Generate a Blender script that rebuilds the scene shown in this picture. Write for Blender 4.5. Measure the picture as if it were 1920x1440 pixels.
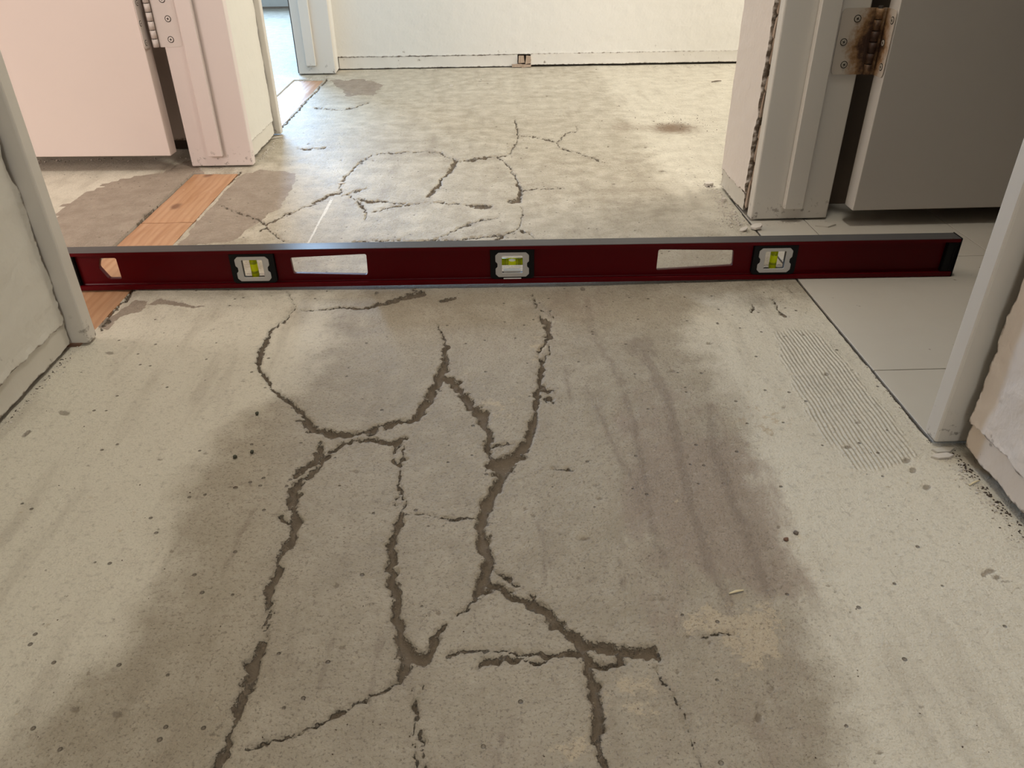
import bpy, bmesh, math, random
import numpy as np
from mathutils import Matrix, Vector

for o in list(bpy.data.objects): bpy.data.objects.remove(o)
S = bpy.context.scene
C = S.collection
random.seed(7)
rng = np.random.default_rng(11)

# ------------------------------------------------------------------ camera
CAM_H, FOC, PITCH, YAW, ROLL = .434, 1439.83, .55903, .022625, -.0124016
def _axes():
    cp, sp = math.cos(PITCH), math.sin(PITCH)
    f = np.array([math.sin(YAW)*cp, math.cos(YAW)*cp, -sp])
    r = np.array([math.cos(YAW), -math.sin(YAW), 0]); u = np.cross(r, f)
    return f, r*math.cos(ROLL)+u*math.sin(ROLL), -r*math.sin(ROLL)+u*math.cos(ROLL)
FW, RT, UP = _axes()
cam = bpy.data.cameras.new('camera'); camo = bpy.data.objects.new('camera', cam); C.objects.link(camo)
cam.sensor_fit = 'HORIZONTAL'; cam.sensor_width = 36; cam.lens = FOC/1920*36
cam.clip_start = .02; cam.clip_end = 60
camo.matrix_world = Matrix(((RT[0], UP[0], -FW[0], 0), (RT[1], UP[1], -FW[1], 0), (RT[2], UP[2], -FW[2], CAM_H), (0, 0, 0, 1)))
S.camera = camo

# ------------------------------------------------------------------ light
S.view_settings.view_transform = 'Standard'; S.view_settings.look = 'None'
S.view_settings.gamma = 1; S.view_settings.use_curve_mapping = False
S.view_settings.exposure = 0.0
W = bpy.data.worlds.new('world'); S.world = W; W.use_nodes = True
W.node_tree.nodes['Background'].inputs[0].default_value = (.86, .93, 1, 1)
W.node_tree.nodes['Background'].inputs[1].default_value = .35
def window_light(name, loc, target, sx, sy, power, col):
    l = bpy.data.lights.new(name, 'AREA'); l.shape = 'RECTANGLE'; l.size = sx; l.size_y = sy
    l.energy = power; l.color = col
    o = bpy.data.objects.new(name, l); C.objects.link(o); o.location = loc
    d = Vector(target)-Vector(loc); o.rotation_euler = d.to_track_quat('-Z', 'Y').to_euler()
    return o
window_light('daylight_far_left_room', (-1.42, 4.22, 1.25), (-1.42, 2.0, 1.25), .95, 1.5, 146, (.46, .69, 1))
window_light('daylight_side_hall', (1.86, 2.0, 1.35), (0, 2.05, .4), .9, 1.3, 40, (1, .94, .83))
window_light('daylight_left_room', (-1.85, -1.16, 1.35), (-1.85, 2, .9), 1.2, 1.3, 46, (1, .87, .82))
window_light('daylight_left_room_side', (-3.14, 1.22, 1.25), (0, 1.22, .5), .75, 1.2, 27, (1, .90, .83))
window_light('daylight_hall_end', (-.03, -2.9, 1.5), (-.03, 0, .9), .8, 1.5, 17, (1, .97, .90))
window_light('hall_ceiling_lamp', (.30, .72, 2.71), (.30, .72, 0), .32, .32, 25, (1, .95, .84))

# ------------------------------------------------------------------ helpers
def fl(px, py, z=0.):
    d = FW*FOC + RT*(px-960) - UP*(py-720)
    t = (z-CAM_H)/d[2]
    return (d[0]*t, d[1]*t)

def tag(o, label=None, cat=None, group=None, kind=None):
    if label: o['label'] = label
    if cat: o['category'] = cat
    if group: o['group'] = group
    if kind: o['kind'] = kind
    return o

def link(name, me, mat=None, parent=None, smooth=False):
    o = bpy.data.objects.new(name, me); C.objects.link(o)
    if mat: me.materials.append(mat)
    if parent: o.parent = parent
    if smooth:
        me.polygons.foreach_set('use_smooth', [True]*len(me.polygons))
    return o

def mesh(name, v, f, mat=None, parent=None, smooth=False):
    me = bpy.data.meshes.new(name); me.from_pydata([tuple(p) for p in v], [], f); me.update()
    bm = bmesh.new(); bm.from_mesh(me); bmesh.ops.recalc_face_normals(bm, faces=bm.faces); bm.to_mesh(me); bm.free()
    return link(name, me, mat, parent, smooth)

BOXF = [(0, 1, 3, 2), (4, 6, 7, 5), (0, 4, 5, 1), (2, 3, 7, 6), (0, 2, 6, 4), (1, 5, 7, 3)]
def boxv(x0, x1, y0, y1, z0, z1):
    return [(x, y, z) for x in (x0, x1) for y in (y0, y1) for z in (z0, z1)]
def box(name, b, mat=None, parent=None, bevel=0, seg=2):
    me = bpy.data.meshes.new(name); me.from_pydata(boxv(*b), [], BOXF)
    bm = bmesh.new(); bm.from_mesh(me); bmesh.ops.recalc_face_normals(bm, faces=bm.faces)
    if bevel: bmesh.ops.bevel(bm, geom=bm.edges[:], offset=bevel, segments=seg, profile=.5, affect='EDGES')
    bm.to_mesh(me); bm.free()
    return link(name, me, mat, parent)
def boxes(name, bl, mat=None, parent=None):
    v, f = [], []
    for b in bl:
        n = len(v); v += boxv(*b); f += [tuple(i+n for i in q) for q in BOXF]
    return mesh(name, v, f, mat, parent)
def cyl(name, p0, p1, r, mat, parent=None, n=20, r2=None, smooth=True):
    p0, p1 = Vector(p0), Vector(p1); ax = (p1-p0).normalized()
    a = ax.orthogonal().normalized(); b = ax.cross(a); r2 = r if r2 is None else r2
    v = []
    for p, rr in ((p0, r), (p1, r2)):
        for k in range(n):
            t = 2*math.pi*k/n; v.append(p+a*math.cos(t)*rr+b*math.sin(t)*rr)
    f = [(k, (k+1) % n, n+(k+1) % n, n+k) for k in range(n)]+[tuple(range(n))[::-1], tuple(range(n, 2*n))]
    o = mesh(name, v, f, mat, parent)
    if smooth:
        for p in o.data.polygons: p.use_smooth = len(p.vertices) == 4
    return o
def sheet(name, outer, holes, t, mat, parent=None, bevel=0):
    """flat plate cut from outline with holes; drawn in x,z, thickness t in y (centred on y=0)"""
    cu = bpy.data.curves.new(name, 'CURVE'); cu.dimensions = '2D'; cu.fill_mode = 'BOTH'
    cu.extrude = max(t/2-bevel, 1e-5); cu.bevel_depth = bevel; cu.bevel_resolution = 1; cu.offset = -bevel
    for loop in [outer]+holes:
        sp = cu.splines.new('POLY'); sp.points.add(len(loop)-1); sp.use_cyclic_u = True
        for p, q in zip(sp.points, loop): p.co = (q[0], q[1], 0, 1)
    tmp = bpy.data.objects.new(name, cu); C.objects.link(tmp)
    dg = bpy.context.evaluated_depsgraph_get()
    me = bpy.data.meshes.new_from_object(tmp.evaluated_get(dg))
    bpy.data.objects.remove(tmp); bpy.data.curves.remove(cu)
    me.transform(Matrix(((1, 0, 0, 0), (0, 0, -1, 0), (0, 1, 0, 0), (0, 0, 0, 1))))
    me.name = name
    return link(name, me, mat, parent)
def rounded(pts, r, n=4):
    out = []; m = len(pts)
    for i in range(m):
        a, b, c = (Vector(pts[(i+k) % m]) for k in (-1, 0, 1))
        u, w = (a-b).normalized(), (c-b).normalized()
        d = min(r, (a-b).length*.45, (c-b).length*.45)
        p, q = b+u*d, b+w*d
        for k in range(n+1):
            t = k/n; out.append(tuple(p*(1-t)**2+b*2*t*(1-t)+q*t*t))
    return out

# numpy value noise
def _hash(ix, iy, s):
    h = (ix.astype(np.int64)*374761393+iy.astype(np.int64)*668265263+s*974711) & 0x7fffffff
    h = ((h ^ (h >> 13))*1274126177) & 0x7fffffff
    return ((h ^ (h >> 16)) & 0xffff)/65535.
def vnoise(x, y, s=0):
    x = np.asarray(x, float); y = np.asarray(y, float)
    ix, iy = np.floor(x), np.floor(y); fx, fy = x-ix, y-iy
    fx = fx*fx*(3-2*fx); fy = fy*fy*(3-2*fy)
    a, b = _hash(ix, iy, s), _hash(ix+1, iy, s); c, d = _hash(ix, iy+1, s), _hash(ix+1, iy+1, s)
    return (a*(1-fx)+b*fx)*(1-fy)+(c*(1-fx)+d*fx)*fy
def fbm(x, y, s=0, o=4):
    t = 0; a = .5
    for k in range(o): t = t+a*vnoise(x*2**k, y*2**k, s+k*17); a *= .5
    return t/(1-.5**o)
def sst(a, b, x):
    t = np.clip((x-a)/(b-a), 0, 1); return t*t*(3-2*t)

# ------------------------------------------------------------------ materials
class NT:
    def __init__(s, name):
        s.m = bpy.data.materials.new(name); s.m.use_nodes = True
        s.t = s.m.node_tree; s.b = s.t.nodes['Principled BSDF']; s.out = s.t.nodes['Material Output']
        s.tc = s.t.nodes.new('ShaderNodeTexCoord')
        s.obj = s.tc.outputs['Object']
    def put(s, sock, v):
        if v is None: return
        if hasattr(v, 'is_output'): s.t.links.new(v, sock)
        else:
            if sock.type == 'RGBA' and len(v) == 3: v = (*v, 1)
            sock.default_value = v
    def n(s, typ, **kw):
        nd = s.t.nodes.new(typ)
        for k, v in kw.items(): setattr(nd, k, v)
        return nd
    def math(s, op, a, b=None, c=None, clamp=False):
        nd = s.n('ShaderNodeMath', operation=op, use_clamp=clamp)
        s.put(nd.inputs[0], a); s.put(nd.inputs[1], b); s.put(nd.inputs[2], c); return nd.outputs[0]
    def mix(s, f, a, b, blend='MIX'):
        nd = s.n('ShaderNodeMix', data_type='RGBA', blend_type=blend)
        s.put(nd.inputs[0], f); s.put(nd.inputs[6], a); s.put(nd.inputs[7], b); return nd.outputs[2]
    def noise(s, scale, detail=3, rough=.5, vec=None, dist=0):
        nd = s.n('ShaderNodeTexNoise'); s.put(nd.inputs['Vector'], vec or s.obj)
        nd.inputs['Scale'].default_value = scale; nd.inputs['Detail'].default_value = detail
        nd.inputs['Roughness'].default_value = rough; nd.inputs['Distortion'].default_value = dist
        return nd.outputs['Fac']
    def step(s, x, a, b):
        nd = s.n('ShaderNodeMapRange', interpolation_type='SMOOTHSTEP')
        s.put(nd.inputs[0], x); s.put(nd.inputs[1], a); s.put(nd.inputs[2], b); return nd.outputs[0]
    def attr(s, name):
        return s.n('ShaderNodeAttribute', attribute_name=name).outputs['Fac']
    def scale(s, v):
        nd = s.n('ShaderNodeMapping'); s.put(nd.inputs[0], s.obj); nd.inputs['Scale'].default_value = v; return nd.outputs[0]
    def xyz(s, vec=None):
        nd = s.n('ShaderNodeSeparateXYZ'); s.put(nd.inputs[0], vec or s.obj); return nd.outputs
    def bump(s, h, strength=.3, dist=.002):
        nd = s.n('ShaderNodeBump'); nd.inputs['Strength'].default_value = strength; nd.inputs['Distance'].default_value = dist
        s.put(nd.inputs['Height'], h); s.put(s.b.inputs['Normal'], nd.outputs[0]); return nd
    def set(s, **kw):
        for k, v in kw.items(): s.put(s.b.inputs[k.replace('_', ' ')], v)
        return s.m

def mat_plain(name, col, rough=.5, metal=0, spec=.5):
    m = NT(name); m.set(Base_Color=col, Roughness=rough, Metallic=metal)
    m.b.inputs['Specular IOR Level'].default_value = spec
    return m.m

def mat_plaster(name, col, col2, peel=.5, dirt=(.16, .12, .085)):
    m = NT(name); z = m.xyz()[2]
    c = m.mix(m.noise(5, 4), col, col2)
    spots = m.math('MULTIPLY', m.step(m.noise(55, 4, .6), .66, .74), m.step(z, .10, .01))
    c = m.mix(m.math('MULTIPLY', spots, .75), c, dirt)
    edge = m.step(m.math('ADD', m.attr('edge'), m.math('MULTIPLY', m.math('SUBTRACT', m.noise(120, 3), .5), .9)), .55, .9)
    c = m.mix(edge, c, dirt)
    m.bump(m.math('ADD', m.math('MULTIPLY', m.noise(150, 2), peel), m.math('MULTIPLY', m.noise(40, 3), .5)), .45, .0022)
    return m.set(Base_Color=c, Roughness=.72)

def mat_paint(name, col, scuff=(.20, .17, .14), rough=.42, low=.03, amt=1.):
    m = NT(name); z = m.xyz()[2]
    c = m.mix(m.noise(4, 3), col, tuple(k*.92 for k in col))
    sc = m.math('MULTIPLY', m.step(m.noise(90, 4, .65), .56, .66), m.step(z, low*1.6, low*.3))
    sc2 = m.step(m.noise(38, 5, .7), .725, .76)
    c = m.mix(m.math('MULTIPLY', m.math('MAXIMUM', sc, m.math('MULTIPLY', sc2, m.step(z, .35, .03))), .8*amt), c, scuff)
    m.bump(m.noise(60, 3), .12, .001)
    return m.set(Base_Color=c, Roughness=rough)

def mat_floor():
    m = NT('bare concrete')
    n1, n2, n3, n4 = m.noise(5, 5, .6), m.noise(28, 5, .6), m.noise(170, 4, .6), m.noise(600, 2)
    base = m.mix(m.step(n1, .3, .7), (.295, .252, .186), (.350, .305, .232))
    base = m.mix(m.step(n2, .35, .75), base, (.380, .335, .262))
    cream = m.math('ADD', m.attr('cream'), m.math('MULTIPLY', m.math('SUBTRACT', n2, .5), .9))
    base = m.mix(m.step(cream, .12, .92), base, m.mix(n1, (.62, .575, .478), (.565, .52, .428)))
    grey = m.math('ADD', m.attr('grey'), m.math('MULTIPLY', m.math('SUBTRACT', m.noise(60, 4), .5), .5))
    base = m.mix(m.step(grey, .42, .58), base, m.mix(m.step(n2, .3, .7), (.325, .268, .212), (.255, .205, .160)))
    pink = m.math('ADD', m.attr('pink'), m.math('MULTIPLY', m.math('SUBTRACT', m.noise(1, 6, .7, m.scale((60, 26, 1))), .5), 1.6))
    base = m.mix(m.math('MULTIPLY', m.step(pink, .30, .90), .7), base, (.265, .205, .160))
    peach = m.math('ADD', m.attr('peach'), m.math('MULTIPLY', m.math('SUBTRACT', m.noise(75, 6, .75), .5), 3.0))
    base = m.mix(m.math('MULTIPLY', m.step(peach, .40, .62), .8), base, (.455, .375, .265))
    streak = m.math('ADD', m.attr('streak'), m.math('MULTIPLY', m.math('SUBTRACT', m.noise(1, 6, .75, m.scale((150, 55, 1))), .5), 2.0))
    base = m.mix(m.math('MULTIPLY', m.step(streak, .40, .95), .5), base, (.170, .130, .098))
    dust = m.math('ADD', m.attr('dust'), m.math('MULTIPLY', m.math('SUBTRACT', m.noise(90, 4), .5), .6))
    base = m.mix(m.step(dust, .3, 1.1), base, (.17, .11, .065))
    base = m.mix(m.step(m.attr('chalk'), .4, .8), base, (.72, .68, .60))
    # fine mottling and grit
    drag = m.noise(1, 5, .6, m.scale((34, 5, 1)))
    base = m.mix(m.math('MULTIPLY', m.step(drag, .50, .74), .30), base, (.215, .172, .125))
    pores = m.math('MULTIPLY', m.step(m.noise(430, 4, .7), .53, .64), m.math('SUBTRACT', .62, m.math('MULTIPLY', m.step(cream, .12, .92), .40)))
    base = m.mix(pores, base, (.135, .108, .080))
    base = m.mix(m.math('MULTIPLY', m.step(n3, .52, .78), .38), base, (.16, .13, .10))
    base = m.mix(m.math('MULTIPLY', m.step(n3, .46, .22), .25), base, (.52, .48, .40))
    vo = m.n('ShaderNodeTexVoronoi'); m.put(vo.inputs['Vector'], m.obj); vo.inputs['Scale'].default_value = 85
    sp = m.math('MULTIPLY', m.step(vo.outputs['Distance'], .16, .09), m.step(m.xyz(vo.outputs['Color'])[0], .80, .84))
    base = m.mix(m.math('MULTIPLY', sp, .8), base, (.11, .085, .062))
    vo2 = m.n('ShaderNodeTexVoronoi'); m.put(vo2.inputs['Vector'], m.scale((34, 16, 30))); vo2.inputs['Scale'].default_value = 1
    sp2 = m.math('MULTIPLY', m.step(m.math('ADD', vo2.outputs['Distance'], m.math('MULTIPLY', n3, .12)), .18, .12), m.step(m.xyz(vo2.outputs['Color'])[1], .92, .95))
    base = m.mix(m.math('MULTIPLY', sp2, .7), base, (.13, .10, .075))
    # cracks
    cw = m.attr('cw')
    nz = m.math('ADD', m.math('MULTIPLY', m.math('SUBTRACT', m.noise(520, 5, .75), .5), 3.0), m.math('MULTIPLY', m.math('SUBTRACT', m.noise(150, 3), .5), 1.6))
    s = m.math('ADD', m.attr('crack'), m.math('MULTIPLY', nz, m.math('MULTIPLY_ADD', cw, .60, .0005)))
    crack = m.step(s, .0003, -.0003)
    pit = m.step(m.math('ADD', m.attr('pit'), m.math('MULTIPLY', nz, .0011)), .0004, -.0006)
    ccol = m.mix(m.noise(120, 4, .6), (.105, .080, .055), (.185, .145, .103))
    stones = m.step(m.noise(330, 2), .68, .72)
    ccol = m.mix(m.math('MULTIPLY', stones, .6), ccol, (.33, .28, .22))
    halo = m.step(m.attr('crack'), .006, 0)
    base = m.mix(m.math('MULTIPLY', halo, m.math('MULTIPLY', n3, .28)), base, (.19, .15, .115))
    base = m.mix(m.math('MULTIPLY', pit, .62), base, ccol)
    base = m.mix(crack, base, ccol)
    gap = m.step(m.attr('gap'), .4, .6)
    base = m.mix(gap, base, (.05, .035, .025))
    # trowel combed ridges
    wv = m.n('ShaderNodeTexWave', wave_type='BANDS', bands_direction='X'); m.put(wv.inputs['Vector'], m.obj)
    wv.inputs['Scale'].default_value = 74; wv.inputs['Distortion'].default_value = 3.5; wv.inputs['Detail'].default_value = 1.5
    wv.inputs['Detail Scale'].default_value = .35
    ridge = m.math('MULTIPLY', wv.outputs['Fac'], m.step(m.math('ADD', m.attr('ridge'), m.math('MULTIPLY', m.math('SUBTRACT', n2, .5), 2.2)), .3, .8))
    h = m.math('ADD', m.math('MULTIPLY', n3, .5), m.math('MULTIPLY', n2, .8))
    h = m.math('ADD', h, m.math('MULTIPLY', n4, .30))
    h = m.math('ADD', h, m.math('MULTIPLY', ridge, .5))
    h = m.math('SUBTRACT', h, m.math('MULTIPLY', crack, 1.3))
    h = m.math('SUBTRACT', h, m.math('MULTIPLY', m.math('MAXIMUM', sp, sp2), .8))
    m.bump(h, .85, .0032)
    rough = m.math('MULTIPLY_ADD', n2, .25, .46)
    rough = m.math('MAXIMUM', rough, m.math('MULTIPLY', crack, .9))
    m.b.inputs['Specular IOR Level'].default_value = .45
    return m.set(Base_Color=base, Roughness=rough)

def mat_wood(name='orange pine', dark=0):
    m = NT(name); oi = m.n('ShaderNodeObjectInfo')
    v = m.n('ShaderNodeVectorMath', operation='ADD'); m.put(v.inputs[0], m.obj)
    cb = m.n('ShaderNodeCombineXYZ'); m.put(cb.inputs[0], m.math('MULTIPLY', oi.outputs['Random'], 3.)); m.put(cb.inputs[1], m.math('MULTIPLY', oi.outputs['Random'], 7.))
    m.put(v.inputs[1], cb.outputs[0])
    mp = m.n('ShaderNodeMapping'); m.put(mp.inputs[0], v.outputs[0]); mp.inputs['Scale'].default_value = (26, 2.4, 10)
    g = m.noise(1.6, 5, .6, mp.outputs[0], 1.2)
    wv = m.n('ShaderNodeTexWave', bands_direction='X'); m.put(wv.inputs['Vector'], v.outputs[0]); wv.inputs['Scale'].default_value = 26
    wv.inputs['Distortion'].default_value = 6; wv.inputs['Detail'].default_value = 3; wv.inputs['Detail Scale'].default_value = .25
    c = m.mix(m.step(g, .3, .7), (.47, .275, .155), (.385, .20, .100))
    c = m.mix(m.math('MULTIPLY', m.step(wv.outputs['Fac'], .5, .98), .30), c, (.30, .13, .060))
    kn = m.n('ShaderNodeTexVoronoi'); mp2 = m.n('ShaderNodeMapping'); m.put(mp2.inputs[0], v.outputs[0]); mp2.inputs['Scale'].default_value = (16, 8.5, 1)
    m.put(kn.inputs['Vector'], mp2.outputs[0]); kn.inputs['Scale'].default_value = 1
    k = m.math('MULTIPLY', m.step(m.math('ADD', kn.outputs['Distance'], m.math('MULTIPLY', m.noise(90), .1)), .24, .12), m.step(m.xyz(kn.outputs['Color'])[0], .55, .6))
    c = m.mix(m.math('MULTIPLY', k, .75), c, (.13, .05, .022))
    c = m.mix(m.math('MULTIPLY', m.step(m.noise(60, 5, .7), .62, .72), .35), c, (.60, .42, .30))
    m.bump(m.math('ADD', g, m.math('MULTIPLY', wv.outputs['Fac'], .4)), .25, .001)
    return m.set(Base_Color=c, Roughness=.48)

def mat_tile():
    m = NT('beige vinyl tile'); n = m.noise(30, 4)
    oi = m.n('ShaderNodeObjectInfo')
    c = m.mix(n, (.475, .435, .37), (.51, .475, .41))
    c = m.mix(m.math('MULTIPLY', oi.outputs['Random'], .3), c, (.50, .47, .42))
    c = m.mix(m.math('MULTIPLY', m.step(m.noise(80, 4), .70, .76), .7), c, (.17, .135, .10))
    m.bump(m.noise(180, 2), .10, .0008)
    return m.set(Base_Color=c, Roughness=.55)

def mat_hinge_rust():
    m = NT('painted hinge with rust'); p = m.xyz()
    r = m.math('SQRT', m.math('ADD', m.math('POWER', p[0], 2.), m.math('POWER', p[1], 2.)))
    zz = m.math('ABSOLUTE', m.math('ADD', p[2], .006))
    s = m.math('ADD', m.math('MULTIPLY', r, 38.), m.math('MULTIPLY', zz, 13.))
    s = m.math('ADD', s, m.math('MULTIPLY', m.math('SUBTRACT', m.noise(110, 5, .65), .5), 1.3))
    c = m.mix(m.step(s, 1.55, .75), (.52, .46, .39), (.30, .165, .07))
    c = m.mix(m.step(s, 1.0, .35), c, (.045, .018, .008))
    return m.set(Base_Color=c, Roughness=.6)

M_floor = mat_floor()
M_wall = mat_plaster('cream orange peel plaster', (.70, .67, .60), (.655, .63, .565), .55)
M_wall_far = mat_plaster('pale plaster', (.72, .70, .655), (.69, .665, .615), .35)
M_wall_pink = mat_plaster('warm white plaster', (.77, .69, .625), (.73, .665, .61), .8)
M_strip = mat_plaster('old paint strip', (.67, .635, .56), (.61, .575, .505), .25)
M_strip_pink = mat_plaster('old pinkish paint strip', (.74, .645, .555), (.68, .60, .52), .35)
M_strip_far = mat_plaster('old pale paint strip', (.70, .67, .615), (.64, .61, .56), .2)
M_trim = mat_paint('white trim paint', (.665, .625, .565))
M_trim_pink = mat_paint('pinkish white trim paint', (.70, .61, .57))
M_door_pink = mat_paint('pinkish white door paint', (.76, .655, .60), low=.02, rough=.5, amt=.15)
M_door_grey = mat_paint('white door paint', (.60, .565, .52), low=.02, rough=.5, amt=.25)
M_core = mat_plain('dark wall core', (.10, .075, .055), .9)
M_lath = NT('raw broken wood'); _m = M_lath
M_lath = _m.set(Base_Color=_m.mix(_m.noise(1, 5, .7, _m.scale((120, 120, 22))), (.20, .12, .075), (.58, .47, .37)), Roughness=.8)
M_room = mat_plaster('room plaster', (.66, .63, .57), (.62, .60, .55), .3)
M_room_pink = mat_plaster('warm room plaster', (.55, .46, .39), (.52, .44, .38), .3)
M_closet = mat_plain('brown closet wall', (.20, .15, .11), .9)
M_ceil = mat_plain('white ceiling paint', (.75, .74, .71), .9)
M_wood = mat_wood()
M_tile = mat_tile()
M_red = NT('dark red anodised paint'); _m = M_red
_c = _m.mix(_m.step(_m.noise(1, 5, .7, _m.scale((50, 400, 400))), .68, .76), (.085, .0008, .003), (.12, .006, .010))
_m.b.inputs['Specular IOR Level'].default_value = .12
M_red = _m.set(Base_Color=_c, Roughness=.30)
M_steel = NT('worn grey metal'); _m = M_steel
_c = _m.mix(_m.noise(1, 5, .7, _m.scale((6, 260, 100))), (.06, .057, .057), (.105, .10, .098))
_c = _m.mix(_m.step(_m.noise(90, 4, .7), .64, .72), _c, (.05, .04, .038))
_m.b.inputs['Specular IOR Level'].default_value = .08
M_steel = _m.set(Base_Color=_c, Roughness=_m.math('MULTIPLY_ADD', _m.noise(1, 3, .5, _m.scale((8, 500, 100))), .25, .22), Metallic=.1)
M_black = mat_plain('black plastic', (.004, .004, .0045), .5, 0, .18)
M_plate = mat_plain('light grey plastic', (.46, .44, .42), .4)
M_clear = NT('clear acrylic'); M_clear = M_clear.set(Base_Color=(.93, .93, .92), Roughness=.12, Transmission_Weight=.85, IOR=1.15)
M_vial = NT('yellow green vial liquid'); _m = M_vial
_t = _m.n('ShaderNodeBsdfTranslucent'); _t.inputs[0].default_value = (.90, .95, .02, 1)
_x = _m.n('ShaderNodeMixShader'); _x.inputs[0].default_value = .6
M_vial = _m.set(Base_Color=(.78, .84, .01), Roughness=.12)
_m.t.links.new(_m.b.outputs[0], _x.inputs[1]); _m.t.links.new(_t.outputs[0], _x.inputs[2]); _m.t.links.new(_x.outputs[0], _m.out.inputs[0])
M_bubble = mat_plain('pale bubble', (.88, .90, .72), .15)
M_line = mat_plain('vial mark', (.03, .035, .004), .5)
M_white = mat_plain('white strip', (.80, .79, .77), .4)
M_hinge_white = mat_paint('painted hinge', (.66, .585, .54), amt=0, rough=.4)
M_screw = mat_plain('dull screw head', (.50, .45, .38), .45, .3)
M_screw_p = mat_plain('painted screw head', (.70, .63, .58), .4)
M_slot = mat_plain('screw slot', (.03, .022, .016), .8)
M_rust = mat_hinge_rust()
M_pebble = mat_plain('dark green grit', (.055, .055, .035), .7)
M_pebble_b = mat_plain('brown grit', (.16, .085, .055), .8)
M_pebble_d = mat_plain('dark dirt', (.07, .05, .036), .9)
M_crumb = mat_plain('grey brown grit', (.15, .12, .095), .8)
M_chip = NT('paint chip'); M_chip = M_chip.set(Base_Color=M_chip.mix(M_chip.noise(90, 3), (.64, .60, .54), (.42, .36, .30)), Roughness=.7)
M_sliver = mat_plain('straw wood sliver', (.66, .56, .36), .6)
M_nail = mat_plain('rusty nail', (.10, .065, .045), .6, .5)
M_glass = mat_plain('white window frame paint', (.8, .8, .78), .4)

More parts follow.
